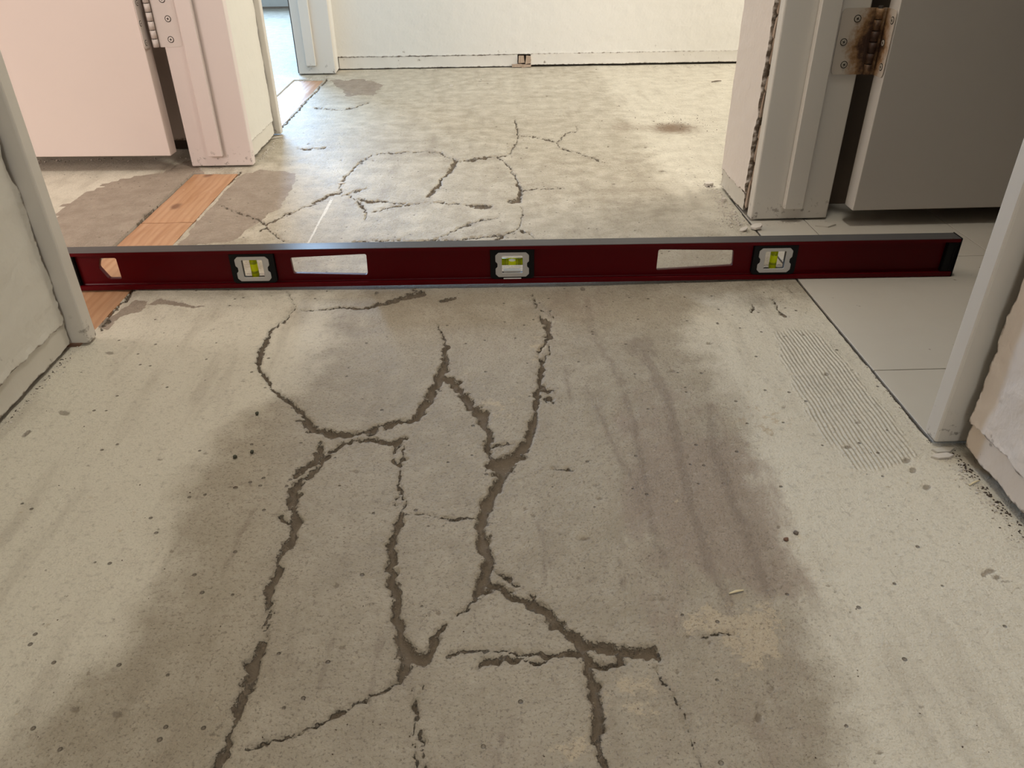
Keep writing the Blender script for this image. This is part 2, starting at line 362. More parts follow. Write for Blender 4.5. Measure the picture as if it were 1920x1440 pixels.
# ------------------------------------------------------------------ floor
# crack lines: x, y, width triples in image pixels (metric position follows from fl())
CR = [
 [540,545,2, 550,558,2, 555,572,2, 545,583,2, 538,594,4, 520,606,3, 507,617,3, 497,638,9, 483,662,9, 484,687,6, 499,710,5, 515,726,6, 540,748,7, 565,768,8, 580,788,9, 586,800,12, 620,808,14, 660,806,12, 692,800,8, 730,788,12, 750,781,9, 772,782,11, 790,760,16, 812,727,17, 827,698,16, 834,660,13, 835,632,6, 828,618,2.5, 818,600,2],
 [586,802,16, 600,803,10], [572,790,5, 562,785,3, 552,783,2],
 [827,700,14, 850,712,17, 870,738,14, 890,762,15, 906,780,19, 915,800,11, 920,818,12, 915,835,11, 918,850,6, 925,862,16],
 [1014,590,7, 1022,600,9, 1030,612,13, 1032,622,7, 1022,640,4, 1012,652,4, 1010,662,4, 1018,675,6, 1015,690,9, 1012,715,10, 1010,735,9, 1005,760,10, 1002,780,12, 995,800,15, 985,825,17, 970,845,22, 950,862,28, 940,880,34, 931,898,20, 925,915,22, 912,940,23, 908,970,24, 905,1000,25, 908,1030,22, 912,1060,19, 914,1080,22, 905,1100,28, 895,1115,20, 885,1122,4, 870,1145,4, 858,1150,5],
 [1012,724,7, 1040,727,7], [1030,742,6, 1036,746,6], [925,832,5, 940,826,8, 962,826,3], [922,868,22, 936,872,30],
 [1035,640,3, 1030,655,3, 1018,668,3], [1022,626,3, 1035,628,4],
 [916,1095,10, 940,1100,12, 971,1120,16, 1004,1129,17, 1027,1146,15, 1043,1168,17, 1071,1190,17, 1096,1207,21, 1132,1209,17, 1166,1220,21, 1193,1221,17, 1227,1218,19, 1236,1236,14],
 [935,1073,3, 955,1080,5, 980,1097,4, 998,1112,5, 1005,1125,6],
 [1098,1212,14, 1105,1230,17, 1105,1250,19, 1108,1275,23, 1112,1300,25, 1116,1330,27, 1122,1360,21, 1124,1385,13, 1122,1395,8, 1130,1415,8, 1138,1440,12, 1142,1460,12],
 [1096,1224,11, 1060,1228,11, 1025,1228,9, 1010,1220,8, 985,1224,5, 965,1222,3, 925,1222,3, 890,1222,3, 870,1222,5, 845,1232,6],
 [893,1252,5, 915,1238,11, 940,1240,13, 970,1238,13, 1000,1240,6, 1020,1238,3],
 [1110,1245,8, 1140,1247,9, 1172,1246,5], [1160,1228,14, 1164,1238,8],
 [1228,1255,4, 1250,1285,5, 1262,1308,4, 1275,1325,3, 1290,1370,3, 1310,1420,3, 1325,1440,3],
 [655,818,6, 670,818,9, 700,820,8, 735,824,9, 748,822,13, 757,815,6],
 [655,818,6, 640,826,7, 620,840,7, 605,858,7, 590,880,9, 570,893,9, 553,908,18, 545,925,16, 548,940,10, 553,950,9, 558,965,15, 550,985,11, 545,1000,17, 538,1020,19, 528,1032,8, 522,1045,9, 518,1065,13, 512,1090,13, 506,1110,11, 503,1130,4, 497,1160,3, 494,1195,4, 487,1205,13, 482,1230,17, 472,1258,19, 462,1285,16, 450,1310,13, 443,1338,22, 440,1347,14, 436,1365,4, 434,1378,11, 430,1402,13, 405,1435,20, 398,1450,20],
 [600,828,9, 602,842,10, 580,862,11, 560,878,8, 548,890,5], [508,1122,3, 505,1150,3, 501,1195,3], [530,960,8, 540,975,6],
 [745,828,8, 737,845,4, 735,855,3, 745,868,9, 755,850,5, 757,830,3],
 [748,876,4, 747,905,4, 753,920,9, 757,935,6, 757,950,4, 752,965,8, 747,975,10, 740,995,13, 735,1015,15, 735,1045,13, 735,1070,13, 738,1095,22, 744,1120,18, 742,1140,20, 748,1160,22, 752,1185,22, 760,1210,27, 770,1228,36, 758,1255,20, 750,1275,7],
 [745,905,3, 740,930,3, 745,945,3], [770,1235,24, 790,1232,26, 805,1220,18, 812,1200,12, 820,1185,6, 835,1172,4],
 [750,1278,3, 735,1285,3, 705,1298,6, 690,1305,6, 670,1318,6, 640,1333,5, 630,1335,11, 610,1348,3, 580,1368,4, 550,1377,5, 510,1392,4, 480,1402,4, 460,1408,3],
 [768,1285,3, 770,1305,3, 775,1320,9, 781,1333,15, 778,1350,8, 770,1370,3, 772,1400,3, 777,1440,4], [795,1282,3, 790,1300,3], [783,1370,7, 788,1400,5, 793,1440,7],
 [762,960,2, 790,957,2, 830,963,2, 860,970,3, 900,966,3],
 [565,577,2, 600,576,2, 640,572,3, 675,571,4, 700,567,6, 730,560,6, 760,553,8, 775,546,8], [768,546,14, 790,545,10], [825,559,6, 850,553,6],
 [1040,872,2, 1058,876,5, 1070,879,3], [1000,545,2, 1012,572,3, 1025,578,2], [1032,576,2, 1038,590,2],
 # beyond the level
 [803,365,5, 822,345,6, 834,327,4, 842,318,6, 853,303,7, 858,298,4],
 [860,301,2, 875,299,4, 905,296,5, 930,293,2, 950,290,3, 958,283,2, 967,268,3, 972,253,3, 968,238,3, 965,225,3],
 [930,293,2, 945,300,2, 955,310,3, 965,325,3, 970,340,4, 975,350,6, 974,365,7, 973,372,8, 960,375,5, 953,372,3],
 [980,353,3, 1000,351,2, 1060,350,2], [975,380,2, 980,395,2, 975,410,2, 970,425,2, 945,435,3, 930,447,7], [970,425,1.5, 990,432,1.5, 1005,442,1.5],
 [854,298,2, 820,285,2, 760,284,1.6, 740,287,2, 700,290,1.6, 670,308,2, 650,330,2.5, 637,345,2.5, 640,358,2, 620,363,3, 590,378,3, 565,387,2, 540,400,3, 505,415,3, 490,420,2],
 [650,362,2, 665,370,2.5, 680,383,5, 686,395,3, 682,410,2], [670,368,2, 690,374,5, 720,375,2, 760,378,1.5],
 [700,392,2, 730,386,2.5, 790,377,1.6, 820,376,1.6, 870,378,2], [873,380,5, 905,383,6, 920,383,4],
 [972,254,1.6, 1010,258,1.6, 1043,266,3, 1050,275,2], [1045,266,2, 1060,250,2, 1080,246,2, 1082,238,1.6], [1050,275,1.6, 1090,288,1.6, 1135,305,1.6],
 [805,450,1.6, 830,437,1.6, 870,420,2, 900,408,2, 935,403,1.6], [690,450,4, 660,452,2], [700,446,2, 770,447,1.6, 850,446,1.6, 930,437,2, 965,432,2],
 [410,382,2, 440,395,3, 470,405,3, 490,412,3, 497,422,4, 488,432,3], [500,425,2, 520,440,2, 535,450,3],
 [590,202,2, 640,207,2, 670,200,2, 690,192,2], [560,280,2, 610,277,2], [640,363,2, 690,350,2],
 [1315,1195,4, 1340,1187,5, 1365,1185,4], [1020,742,3, 1028,748,3],
 [186,617,6, 215,583,4, 245,550,5], [245,550,4, 300,485,4, 350,425,3, 362,412,6, 400,370,4, 425,345,6, 452,322,4], [232,458,3, 262,420,5, 275,405,8, 300,383,4, 335,355,3, 372,328,3], [526,242,3, 548,220,3, 575,190,3, 612,151,3],
 [1450,560,2, 1462,580,3, 1475,592,2], [1480,535,2, 1483,550,2], [1410,568,5, 1414,582,4],
]
# pits: x, y, half width, half height
PIT = [667,877,8,4, 630,1096,6,8, 637,1113,6,4, 641,1213,9,5, 1095,1006,13,5, 1116,904,12,3, 1125,930,8,3, 1225,760,4,3, 1422,1345,8,12, 1420,1325,4,8,
 1448,1290,5,9, 1440,1280,4,6, 1700,862,10,6, 1712,880,9,7, 1738,912,10,7, 120,773,14,6, 206,661,10,4, 395,1100,4,3, 300,857,7,3, 565,1281,8,3, 1065,1340,5,4, 845,1022,4,3,
 822,1148,6,5, 1085,1080,4,5, 985,950,5,4, 1246,1122,6,4, 1225,1123,5,4, 1568,1107,4,3, 1554,1096,7,3, 1590,1113,3,2, 1460,985,5,4, 378,1442,8,6,
 412,1362,10,5, 560,1370,4,3, 398,1377,9,4, 220,1340,14,9, 165,1262,5,6, 140,1330,14,8, 370,1270,5,5, 212,1160,4,3, 123,1115,5,4, 402,1070,4,3, 320,1030,5,4,
 660,1242,5,4, 685,1245,4,3, 596,1245,5,6, 1330,1205,6,5, 1318,1190,4,3, 1650,1410,10,5, 1640,1430,6,5, 1595,1145,4,5, 1240,1120,4,3, 1290,1192,7,6, 1270,1260,5,6,
 710,690,3,2, 930,895,5,5, 880,940,3,2, 1000,962,6,5, 1010,990,3,5, 905,1100,6,4, 1035,1100,3,3, 1150,1170,5,3, 1855,1070,14,6, 1870,1082,9,6, 1845,1075,8,8, 1885,1090,14,3, 1910,1102,7,3,
 1290,850,4,3, 1262,690,9,3, 1330,640,9,3, 1550,700,7,4, 1610,790,8,3, 1590,835,12,4, 1470,760,6,3, 1435,1020,3,3, 470,905,3,3, 380,780,4,2, 455,710,4,2, 385,845,6,3, 430,908,7,2,
 1270,152,6,2, 1240,320,8,2, 1330,350,10,3, 1150,343,6,2, 700,300,4,2, 640,300,3,2, 1000,115,4,1.5, 985,103,3,1, 900,152,3,1, 1025,180,3,1.5, 1140,275,3,2, 1210,276,4,2]
STREAK = [[1100,600,9, 1130,650,10, 1160,700,9, 1185,770,12, 1210,900,14, 1225,1000,14, 1250,1060,10], [1098,720,8, 1130,780,10, 1165,860,10, 1190,900,9, 1212,960,8],
 [1205,650,16, 1250,740,22, 1275,850,20, 1300,960,18, 1330,1060,18, 1370,1130,14], [1330,760,14, 1342,850,22, 1362,900,22, 1385,960,20, 1412,1040,22, 1440,1110,18],
 [1288,880,9, 1310,1000,11, 1345,1085,9], [1185,640,24, 1215,640,24], [1190,652,18, 1225,655,14], [1165,1050,9, 1168,1100,8], [1020,990,7, 1022,1090,7], [1010,980,6, 1030,1060,5],
 [620,1200,8, 600,1290,7], [715,1180,7, 690,1330,7], [470,960,10, 420,1060,9], [1355,1110,16, 1370,1150,14], [1440,1290,5, 1460,1330,5], [1040,1275,9, 1046,1290,6], [1100,560,8, 1110,600,6, 1120,640,6],
 [940,1380,8, 930,1440,8], [1060,690,6, 1070,740,5]]
GREY = [[(455,325),(500,318),(555,322),(548,352),(530,385),(498,402),(470,425),(430,452),(330,462),(350,440),(400,385)],
 [(100,470),(105,395),(160,362),(215,338),(300,325),(352,300),(385,322),(330,372),(270,425),(235,462)],
 [(180,610),(255,562),(275,566),(262,580),(225,592),(205,618)], [(620,150),(680,148),(720,158),(700,180),(650,178)], [(395,575),(275,570),(300,560)]]
def to_pixels(X, Y, Z=0):  # projects world points to image pixel coordinates
    d0, d1, d2 = X, Y, Z-CAM_H
    w = d0*FW[0]+d1*FW[1]+d2*FW[2]
    return 960+FOC*(d0*RT[0]+d1*RT[1]+d2*RT[2])/w, 720-FOC*(d0*UP[0]+d1*UP[1]+d2*UP[2])/w, w
def poly_mask(px, py, poly):
    ins = np.zeros(px.shape, bool); n = len(poly)
    for i in range(n):
        (x0, y0), (x1, y1) = poly[i], poly[(i+1) % n]
        c = ((y0 > py) != (y1 > py)); ins ^= c & (px < (x1-x0)*(py-y0)/((y1-y0) or 1e-9)+x0)
    return ins
def dist_lines(px, py, lines, reach, width=None):
    """signed distance (image pixels) to a set of variable-width polylines"""
    D = np.full(px.shape, 1e3)
    for L in lines:
        P = np.array(L, float).reshape(-1, 3)
        if width is not None: P[:, 2] = np.where(P[:, 2] < 4.5, P[:, 2]*.78, P[:, 2])
        for (x0, y0, w0), (x1, y1, w1) in zip(P[:-1], P[1:]):
            r = reach+max(w0, w1)
            idx = np.nonzero((px > min(x0, x1)-r) & (px < max(x0, x1)+r) & (py > min(y0, y1)-r) & (py < max(y0, y1)+r))[0]
            if not len(idx): continue
            qx, qy = px[idx], py[idx]; dx, dy = x1-x0, y1-y0
            t = np.clip(((qx-x0)*dx+(qy-y0)*dy)/(dx*dx+dy*dy+1e-9), 0, 1)
            d = np.hypot(qx-x0-t*dx, qy-y0-t*dy)-(w0+(w1-w0)*t)*.5
            if width is not None:
                c = d < D[idx]; width[idx[c]] = (w0+(w1-w0)*t[c])*.5
            D[idx] = np.minimum(D[idx], d)
    return D
PLX0, PLX1 = -.5775, -.4875        # recess for the threshold boards
TILE_X = .4075
def steps(segs):
    out = []
    for a, b, s0, s1 in segs:
        x = a
        while x < b-1e-6:
            out.append(x); x += s0+(s1-s0)*(x-a)/(b-a)
    return np.array(out+[segs[-1][1]])
def build_floor():
    xs = steps([(-3.2, -1.0, .1, .02), (-1.0, -.60, .02, .006), (-.60, -.49, .003, .003), (-.49, .40, .00185, .00185), (.40, .415, .0012, .0012), (.415, .6, .01, .02), (.6, 3.2, .05, .2)])
    ys = steps([(-3, .1, .2, .02), (.1, .24, .008, .002), (.24, 1.0, .00155, .0024), (1.0, 2.6, .0028, .0075), (2.6, 4.4, .02, .08)])
    xs = np.sort(np.concatenate([xs, [PLX0-.0006, PLX0+.0006, PLX1-.0006, PLX1+.0006, TILE_X]]))
    nx, ny = len(xs), len(ys)
    X, Y = np.meshgrid(xs, ys); X = X.ravel().copy(); Y = Y.ravel().copy()
    vis = Y > .16
    px = np.full(X.shape, -9e3); py = np.full(X.shape, -9e3); w = np.ones(X.shape)
    px[vis], py[vis], w[vis] = to_pixels(X[vis], Y[vis])
    sc = np.abs(w)/FOC
    wd = np.zeros(X.shape)
    wx = ((fbm(X*75, Y*75, 51, 2)-.5)*.0075+(fbm(X*240, Y*240, 52, 2)-.5)*.0050)/sc
    wy = ((fbm(X*75, Y*75, 53, 2)-.5)*.0055+(fbm(X*240, Y*240, 54, 2)-.5)*.0036)/sc
    D = dist_lines(px+wx, py+wy, CR, 34, wd)
    D += wd*(fbm(X*130, Y*130, 55, 3)-.47)*1.7
    PD = np.full(X.shape, 1e3)
    P = np.array(PIT, float).reshape(-1, 4)
    extra = []
    for k in range(150):
        a, b = rng.uniform(0, 1920), rng.uniform(140, 1440)
        s = rng.uniform(.6, 1.7)*(.4+b/1100); extra.append((a, b, s*rng.uniform(.8, 2.0), s*.7))
    P[:, 2:] *= .8
    for x0, y0, a, b in list(P)+extra:
        idx = np.nonzero((np.abs(px-x0) < a+26) & (np.abs(py-y0) < b+26))[0]
        if len(idx):
            k = np.hypot((px[idx]-x0)/a, (py[idx]-y0)/b); PD[idx] = np.minimum(PD[idx], (k-1)*min(a, b))
    crack = np.clip(D*sc, -.02, .03)
    A = {}
    A['crack'] = crack; A['cw'] = wd*sc
    pit = np.clip(PD*sc, -.02, .03); A['pit'] = pit
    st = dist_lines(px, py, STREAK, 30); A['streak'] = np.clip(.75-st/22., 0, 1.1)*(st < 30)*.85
    # darker band along the middle of the hall, paler paint residue by the walls
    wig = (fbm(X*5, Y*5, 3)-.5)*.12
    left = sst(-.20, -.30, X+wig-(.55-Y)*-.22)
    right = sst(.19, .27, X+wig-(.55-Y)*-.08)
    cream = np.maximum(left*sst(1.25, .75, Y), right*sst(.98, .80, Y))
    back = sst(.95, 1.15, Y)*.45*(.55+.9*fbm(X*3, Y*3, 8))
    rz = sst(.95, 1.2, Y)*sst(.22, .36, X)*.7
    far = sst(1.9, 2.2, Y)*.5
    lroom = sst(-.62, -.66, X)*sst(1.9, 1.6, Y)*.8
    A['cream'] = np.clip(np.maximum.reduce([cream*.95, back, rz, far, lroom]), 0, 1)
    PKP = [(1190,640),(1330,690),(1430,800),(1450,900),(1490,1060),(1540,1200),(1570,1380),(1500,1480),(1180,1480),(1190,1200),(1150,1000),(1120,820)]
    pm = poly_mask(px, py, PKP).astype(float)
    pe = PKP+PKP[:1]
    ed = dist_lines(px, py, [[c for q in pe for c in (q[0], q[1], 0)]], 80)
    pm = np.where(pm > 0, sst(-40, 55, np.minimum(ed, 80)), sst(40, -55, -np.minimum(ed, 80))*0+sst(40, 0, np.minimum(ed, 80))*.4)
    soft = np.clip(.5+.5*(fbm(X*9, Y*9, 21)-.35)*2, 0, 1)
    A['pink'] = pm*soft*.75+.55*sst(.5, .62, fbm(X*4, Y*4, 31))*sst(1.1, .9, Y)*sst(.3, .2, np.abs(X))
    g = np.zeros(X.shape)
    for k in GREY: g = np.maximum(g, poly_mask(px+(fbm(X*40, Y*40, 5)-.5)*14, py+(fbm(X*40, Y*40, 6)-.5)*9, k).astype(float))
    A['grey'] = g
    def blob(x, y, a, b): return np.exp(-(((px-x)/a)**2+((py-y)/b)**2))
    A['peach'] = np.clip(blob(1415, 1190, 55, 60)+.8*blob(1320, 1165, 45, 30)+.7*blob(1190, 1275, 60, 22)+.55*blob(1180, 1330, 70, 30)+.5*blob(1080, 1400, 60, 40)+.5*blob(1010, 650, 22, 25)+.4*blob(930, 750, 40, 40)+.35*blob(1420, 780, 60, 40), 0, 1)
    A['dust'] = np.clip(1.1*blob(1262, 240, 55, 13)+.6*blob(1165, 238, 38, 18)+.4*blob(1320, 262, 50, 14), 0, 1.2)
    ch = dist_lines(px, py, [[577, 452, 1.5, 622, 370, 1.5]], 6); A['chalk'] = (ch < 1.5)*.9
    rp = poly_mask(px, py, [(1430,610),(1520,590),(1610,680),(1670,760),(1745,855),(1700,885),(1600,895),(1530,830),(1470,720)]).astype(float)
    RG = [(1430,610),(1520,590),(1610,680),(1670,760),(1745,855),(1700,885),(1600,895),(1530,830),(1470,720),(1430,610)]
    A['ridge'] = rp*sst(-2, 34, np.minimum(dist_lines(px, py, [[c for q in RG for c in (q[0], q[1], 0)]], 60), 60))
    inpl = (X > PLX0) & (X < PLX1) & (((Y > .80) & (Y < 1.489)) | ((Y > 1.79) & (Y < 2.409)))
    A['gap'] = np.maximum(inpl.astype(float), ((X > TILE_X-.0004) & (Y > .572) & (Y < 1.25)).astype(float)*1.)
    # relief: shallow dip of the slab across the hall, sunken cracks, recesses
    dip = -.0045*np.clip(1-((X+.03)/.44)**2, 0, 1)*sst(.3, .6, Y)*sst(1.7, 1.2, Y)
    Z = dip+(fbm(X*12, Y*12, 2)-.5)*.0016*sst(.2, .1, np.maximum(np.abs(X)-.45, 0))
    n = (fbm(X*260, Y*260, 44, 2)-.5)*.0035
    Z -= sst(.0010, -.0022, crack+n)*(.0042+.0012*vnoise(X*90, Y*90, 9))
    Z -= sst(.0006, -.0018, pit+n*.4)*.0016
    A['dipz'] = dip
    Z = np.where(inpl, -.022, Z)
    Z = np.where((X > TILE_X-.0002) & (Y > .572) & (Y < 1.28), -.004, Z)
    ragged = (X > .4) & (X < TILE_X-.0002)
    X = np.where((X >= TILE_X-.0014) & (X < TILE_X-.0002) & (Y < 1.2) & (Y > .572), TILE_X-.0022+(fbm(Y*90, Y*0, 71)-.5)*.005*sst(.9, .7, Y), X)
    me = bpy.data.meshes.new('floor')
    co = np.column_stack([X, Y, Z]).astype(np.float32)
    i = np.arange((ny-1)*nx).reshape(ny-1, nx)[:, :-1].ravel()
    F = np.column_stack([i, i+1, i+nx+1, i+nx]).astype(np.int32)
    me.vertices.add(len(co)); me.vertices.foreach_set('co', co.ravel())
    me.loops.add(F.size); me.loops.foreach_set('vertex_index', F.ravel())
    me.polygons.add(len(F)); me.polygons.foreach_set('loop_start', np.arange(len(F), dtype=np.int32)*4)
    me.polygons.foreach_set('use_smooth', np.ones(len(F), bool))
    me.update(calc_edges=True)
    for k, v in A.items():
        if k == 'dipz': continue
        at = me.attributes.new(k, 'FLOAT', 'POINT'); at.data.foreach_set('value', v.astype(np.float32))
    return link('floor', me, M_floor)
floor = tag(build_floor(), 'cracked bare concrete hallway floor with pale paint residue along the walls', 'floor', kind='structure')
def dipz(x, y): return -.0045*max(0, 1-((x+.03)/.44)**2)*float(sst(.3, .6, np.array(y)))*float(sst(1.7, 1.2, np.array(y)))

def plank(y0, y1, x0=PLX0+.003, x1=PLX1-.0025):
    nu, nv = 6, 14; v = []
    for j in range(nv+1):
        for k in range(nu+1):
            x = x0+(x1-x0)*k/nu; y = y0+(y1-y0)*j/nv
            if k in (0, nu): x += (random.random()-.5)*.0012
            if j in (0, nv): y += (random.random()-.5)*.002
            v.append((x, y, -.0012+(random.random()-.5)*.0006-(.0012 if k in (0, nu) or j in (0, nv) else 0)))
    f = [(j*(nu+1)+k, j*(nu+1)+k+1, (j+1)*(nu+1)+k+1, (j+1)*(nu+1)+k) for j in range(nv) for k in range(nu)]
    rim = [k for k in range(nu+1)]+[j*(nu+1)+nu for j in range(1, nv+1)]+[nv*(nu+1)+k for k in range(nu-1, -1, -1)]+[j*(nu+1) for j in range(nv-1, 0, -1)]
    b = len(v); v += [(v[i][0], v[i][1], -.0215) for i in rim]; m = len(rim)
    f += [(rim[k], b+k, b+(k+1) % m, rim[(k+1) % m]) for k in range(m)]+[tuple(range(b, b+m))]
    return mesh('plank', v, f, M_wood, floor)
plank(.803, 1.2185); plank(1.2205, 1.486); plank(1.793, 2.406)
def tile(x0, x1, y0, y1, z=0.):
    return box('tile', (x0+.0006, x1-.0006, y0+.0006, y1-.0006, z-.0034, z+.0004), M_tile, floor, .0005, 1)
for r, (a, b) in enumerate([(.572, .703), (.703, 1.008)]):
    for k in range(3): tile(.4085+.305*k, .4085+.305*(k+1), a, b)
tile(.4085, .497, 1.008, 1.25); tile(.497, .713, 1.008, 1.25); tile(.713, 1.018, 1.008, 1.25); tile(1.018, 1.32, 1.008, 1.25)

# ------------------------------------------------------------------ walls
def plaster(name, axis, c, sgn, u0, u1, z0, z1, mat, rag=(), th=.012, amp=.0035, disp=.0010, seed=1, parent=None, fine=.004, jit0=0.):
    """plaster skin: face at coordinate c on `axis`, normal sgn; rag lists ragged borders ('u0','u1','z0','z1')"""
    us = np.linspace(u0, u1, max(2, int((u1-u0)/fine)+1))
    zt = min(z1, .48); zs = np.linspace(z0, zt, max(2, int((zt-z0)/fine)+1))
    if z1 > zt: zs = np.concatenate([zs, np.linspace(zt, z1, 8)[1:]])
    Ug, Zg = np.meshgrid(us, zs); nu, nz = len(us), len(zs)
    e = np.minimum.reduce([np.full(Ug.shape, 9.)]+[np.abs(Ug-(u0 if r == 'u0' else u1)) if r[0] == 'u' else np.abs(Zg-(z0 if r == 'z0' else z1)) for r in rag])
    d = (fbm(Ug*45, Zg*45, seed, 3)-.5)*disp*2+np.exp(-(e/.006)**2)*.0012*(fbm(Ug*60, Zg*60, seed+3)*2-.6)
    U2, Z2 = Ug.copy(), Zg.copy()
    def jag(t, s): return (fbm(t*38, t*0+s, seed+s, 4)-.5)*2*amp+(vnoise(t*230, t*0+s, seed+s+5)-.5)*amp*.6
    if 'u0' in rag: U2 += np.exp(-np.abs(Ug-u0)/.006)*jag(Zg, 1)
    if 'u1' in rag: U2 += np.exp(-np.abs(Ug-u1)/.006)*jag(Zg, 2)
    if 'z0' in rag: Z2 += np.exp(-np.abs(Zg-z0)/.006)*jag(Ug, 3)*.7
    if 'z1' in rag: Z2 += np.exp(-np.abs(Zg-z1)/.006)*jag(Ug, 4)*.7
    N = c+sgn*d
    def P(n, u, z): return np.stack([n, u, z], -1) if axis == 'x' else np.stack([u, n, z], -1)
    v = P(N, U2, Z2).reshape(-1, 3)
    idx = np.arange(nu*nz).reshape(nz, nu)
    f = np.stack([idx[:-1, :-1], idx[:-1, 1:], idx[1:, 1:], idx[1:, :-1]], -1).reshape(-1, 4).tolist()
    rim = np.concatenate([idx[0, :], idx[1:, -1], idx[-1, -2::-1], idx[-2:0:-1, 0]])
    vb = v[rim].copy(); vb[:, 0 if axis == 'x' else 1] = c-sgn*th
    b = len(v); m = len(rim)
    f += [(int(rim[k]), b+k, b+(k+1) % m, int(rim[(k+1) % m])) for k in range(m)]
    f.append(list(range(b, b+m)))
    o = mesh(name, np.vstack([v, vb]), f, mat, parent)
    at = o.data.attributes.new('edge', 'FLOAT', 'POINT')
    at.data.foreach_set('value', np.concatenate([np.exp(-(e/.0035)).ravel()*.75, np.full(m, 1.)]).astype(np.float32))
    return o
HT = 2.75
def struct(o, label, cat='wall'): return tag(o, label, cat, kind='structure')

# near left wall
w = struct(boxes('wall_left_near', [(-.583, -.507, -3, .800, .004, HT), (-.583, -.495, .82, 1.52, 2.05, HT)], M_core), 'near left hallway wall of cream plaster broken off along the door jamb')
plaster('plaster', 'x', -.494, 1, -.35, .797, .033, HT, M_wall, ('u1', 'z0'), th=.013, amp=.005, seed=3, parent=w)
plaster('lower_strip', 'x', -.4955, 1, -.35, .7985, .0055, .0335, M_strip, ('z0', 'u1'), th=.011, amp=.0018, disp=.0006, seed=5, parent=w)
# near right wall
w = struct(boxes('wall_right_near', [(.440, .515, -3, .560, .006, HT), (.425, .515, .60, 1.16, 2.05, HT)], M_core), 'near right hallway wall of rough pinkish plaster with a split edge')
plaster('plaster', 'x', .4245, -1, -.35, .556, .036, HT, M_wall_pink, ('u1', 'z0'), th=.016, amp=.0045, disp=.0012, seed=9, parent=w)
plaster('lower_strip', 'x', .4262, -1, -.35, .552, .0095, .0365, M_strip_pink, ('z0', 'u1'), th=.014, amp=.0025, disp=.0009, seed=11, parent=w)
# right stub and its return
w = struct(boxes('wall_right_stub', [(.418, .515, 1.186, 1.330, .004, HT), (.515, 3.05, 1.250, 1.330, .004, HT)], M_core), 'short white wall stub right of the hall with crumbling lower corner')
plaster('plaster', 'x', .4065, -1, 1.200, 1.343, .034, HT, M_wall_pink, ('u0', 'z0'), th=.012, amp=.005, disp=.0008, seed=15, parent=w, fine=.003)
plaster('lower_strip', 'x', .4075, -1, 1.203, 1.336, .005, .035, M_strip, ('u0', 'u1', 'z0', 'z1'), th=.011, amp=.0035, disp=.0008, seed=17, parent=w, fine=.003)
plaster('plaster', 'y', 1.343, 1, .408, 3.0, .02, HT, M_room, ('z0',), th=.013, seed=19, parent=w, fine=.02)
for k in range(9):   # broken lath splinters along the jamb
    z0 = .006+k*.036+random.random()*.01
    x = .4100+random.random()*.004; y = 1.1885+random.random()*.004
    a = random.uniform(.024, .05); t = random.uniform(.003, .006)
    mesh('wood_splinter', [(x-t*.4, y, z0), (x+t, y, z0+.004), (x+t, y+.008, z0), (x-t*.3, y+.009, z0+.003), (x+t*.1, y+.001, z0+a), (x+t*.8, y+.002, z0+a*.86), (x+t*.8, y+.008, z0+a*.9), (x, y+.008, z0+a*.8)],
         [(0, 1, 5, 4), (1, 2, 6, 5), (2, 3, 7, 6), (3, 0, 4, 7), (0, 3, 2, 1), (4, 5, 6, 7)], M_lath, w)
# left stub
w = struct(boxes('wall_left_stub', [(-.583, -.498, 1.545, 1.765, .004, HT), (-.583, -.498, 1.785, 2.485, 2.05, HT), (-3.2, -.583, 1.668, 1.755, 0, HT)], M_core), 'short cream wall stub between the two left doorways with chipped base')
plaster('plaster', 'x', -.4815, 1, 1.549, 1.762, .034, HT, M_wall, ('u0', 'u1', 'z0'), th=.017, amp=.004, disp=.0006, seed=23, parent=w, fine=.003)
plaster('lower_strip', 'x', -.4825, 1, 1.550, 1.758, .004, .0335, M_strip, ('u0', 'z0', 'u1'), th=.016, amp=.003, disp=.0006, seed=25, parent=w, fine=.003)
plaster('plaster', 'y', 1.660, -1, -3.2, -.588, .02, HT, M_room_pink, ('z0',), th=.01, seed=27, parent=w, fine=.03)
plaster('plaster', 'y', 1.760, 1, -3.2, -.588, .02, HT, M_room, ('z0',), th=.01, seed=28, parent=w, fine=.03)
# far wall
w = struct(boxes('wall_far', [(-.583, 3.05, 2.578, 2.66, .002, HT), (-.583, -.498, 2.505, 2.58, .002, HT), (-.583, -.498, 2.66, 4.3, 0, HT)], M_core), 'pale far wall closing the hallway above a peeling strip')
plaster('plaster', 'y', 2.5600, -1, -.492, 3.0, .0375, HT, M_wall_far, ('z0',), th=.022, amp=.0016, disp=.0006, seed=31, parent=w, fine=.008)
plaster('plaster', 'x', -.468, 1, 2.507, 2.562, .004, HT, M_wall_far, ('z0', 'u0'), th=.03, amp=.002, disp=.0006, seed=33, parent=w, fine=.004)
b1 = struct(plaster('baseboard_far', 'y', 2.5612, -1, -.466, .088, .0032, .0365, M_strip_far, ('z0', 'z1', 'u1'), th=.016, amp=.0012, disp=.0005, seed=35, fine=.006), 'flush painted strip along the foot of the far wall with broken end', 'baseboard')
b2 = struct(plaster('baseboard_far', 'y', 2.5590, -1, .128, 3.0, .0065, .0390, M_strip_far, ('z0', 'z1', 'u0'), th=.018, amp=.0014, disp=.0005, seed=37, fine=.006), 'painted strip raised above a dark gap along the far wall foot', 'baseboard')
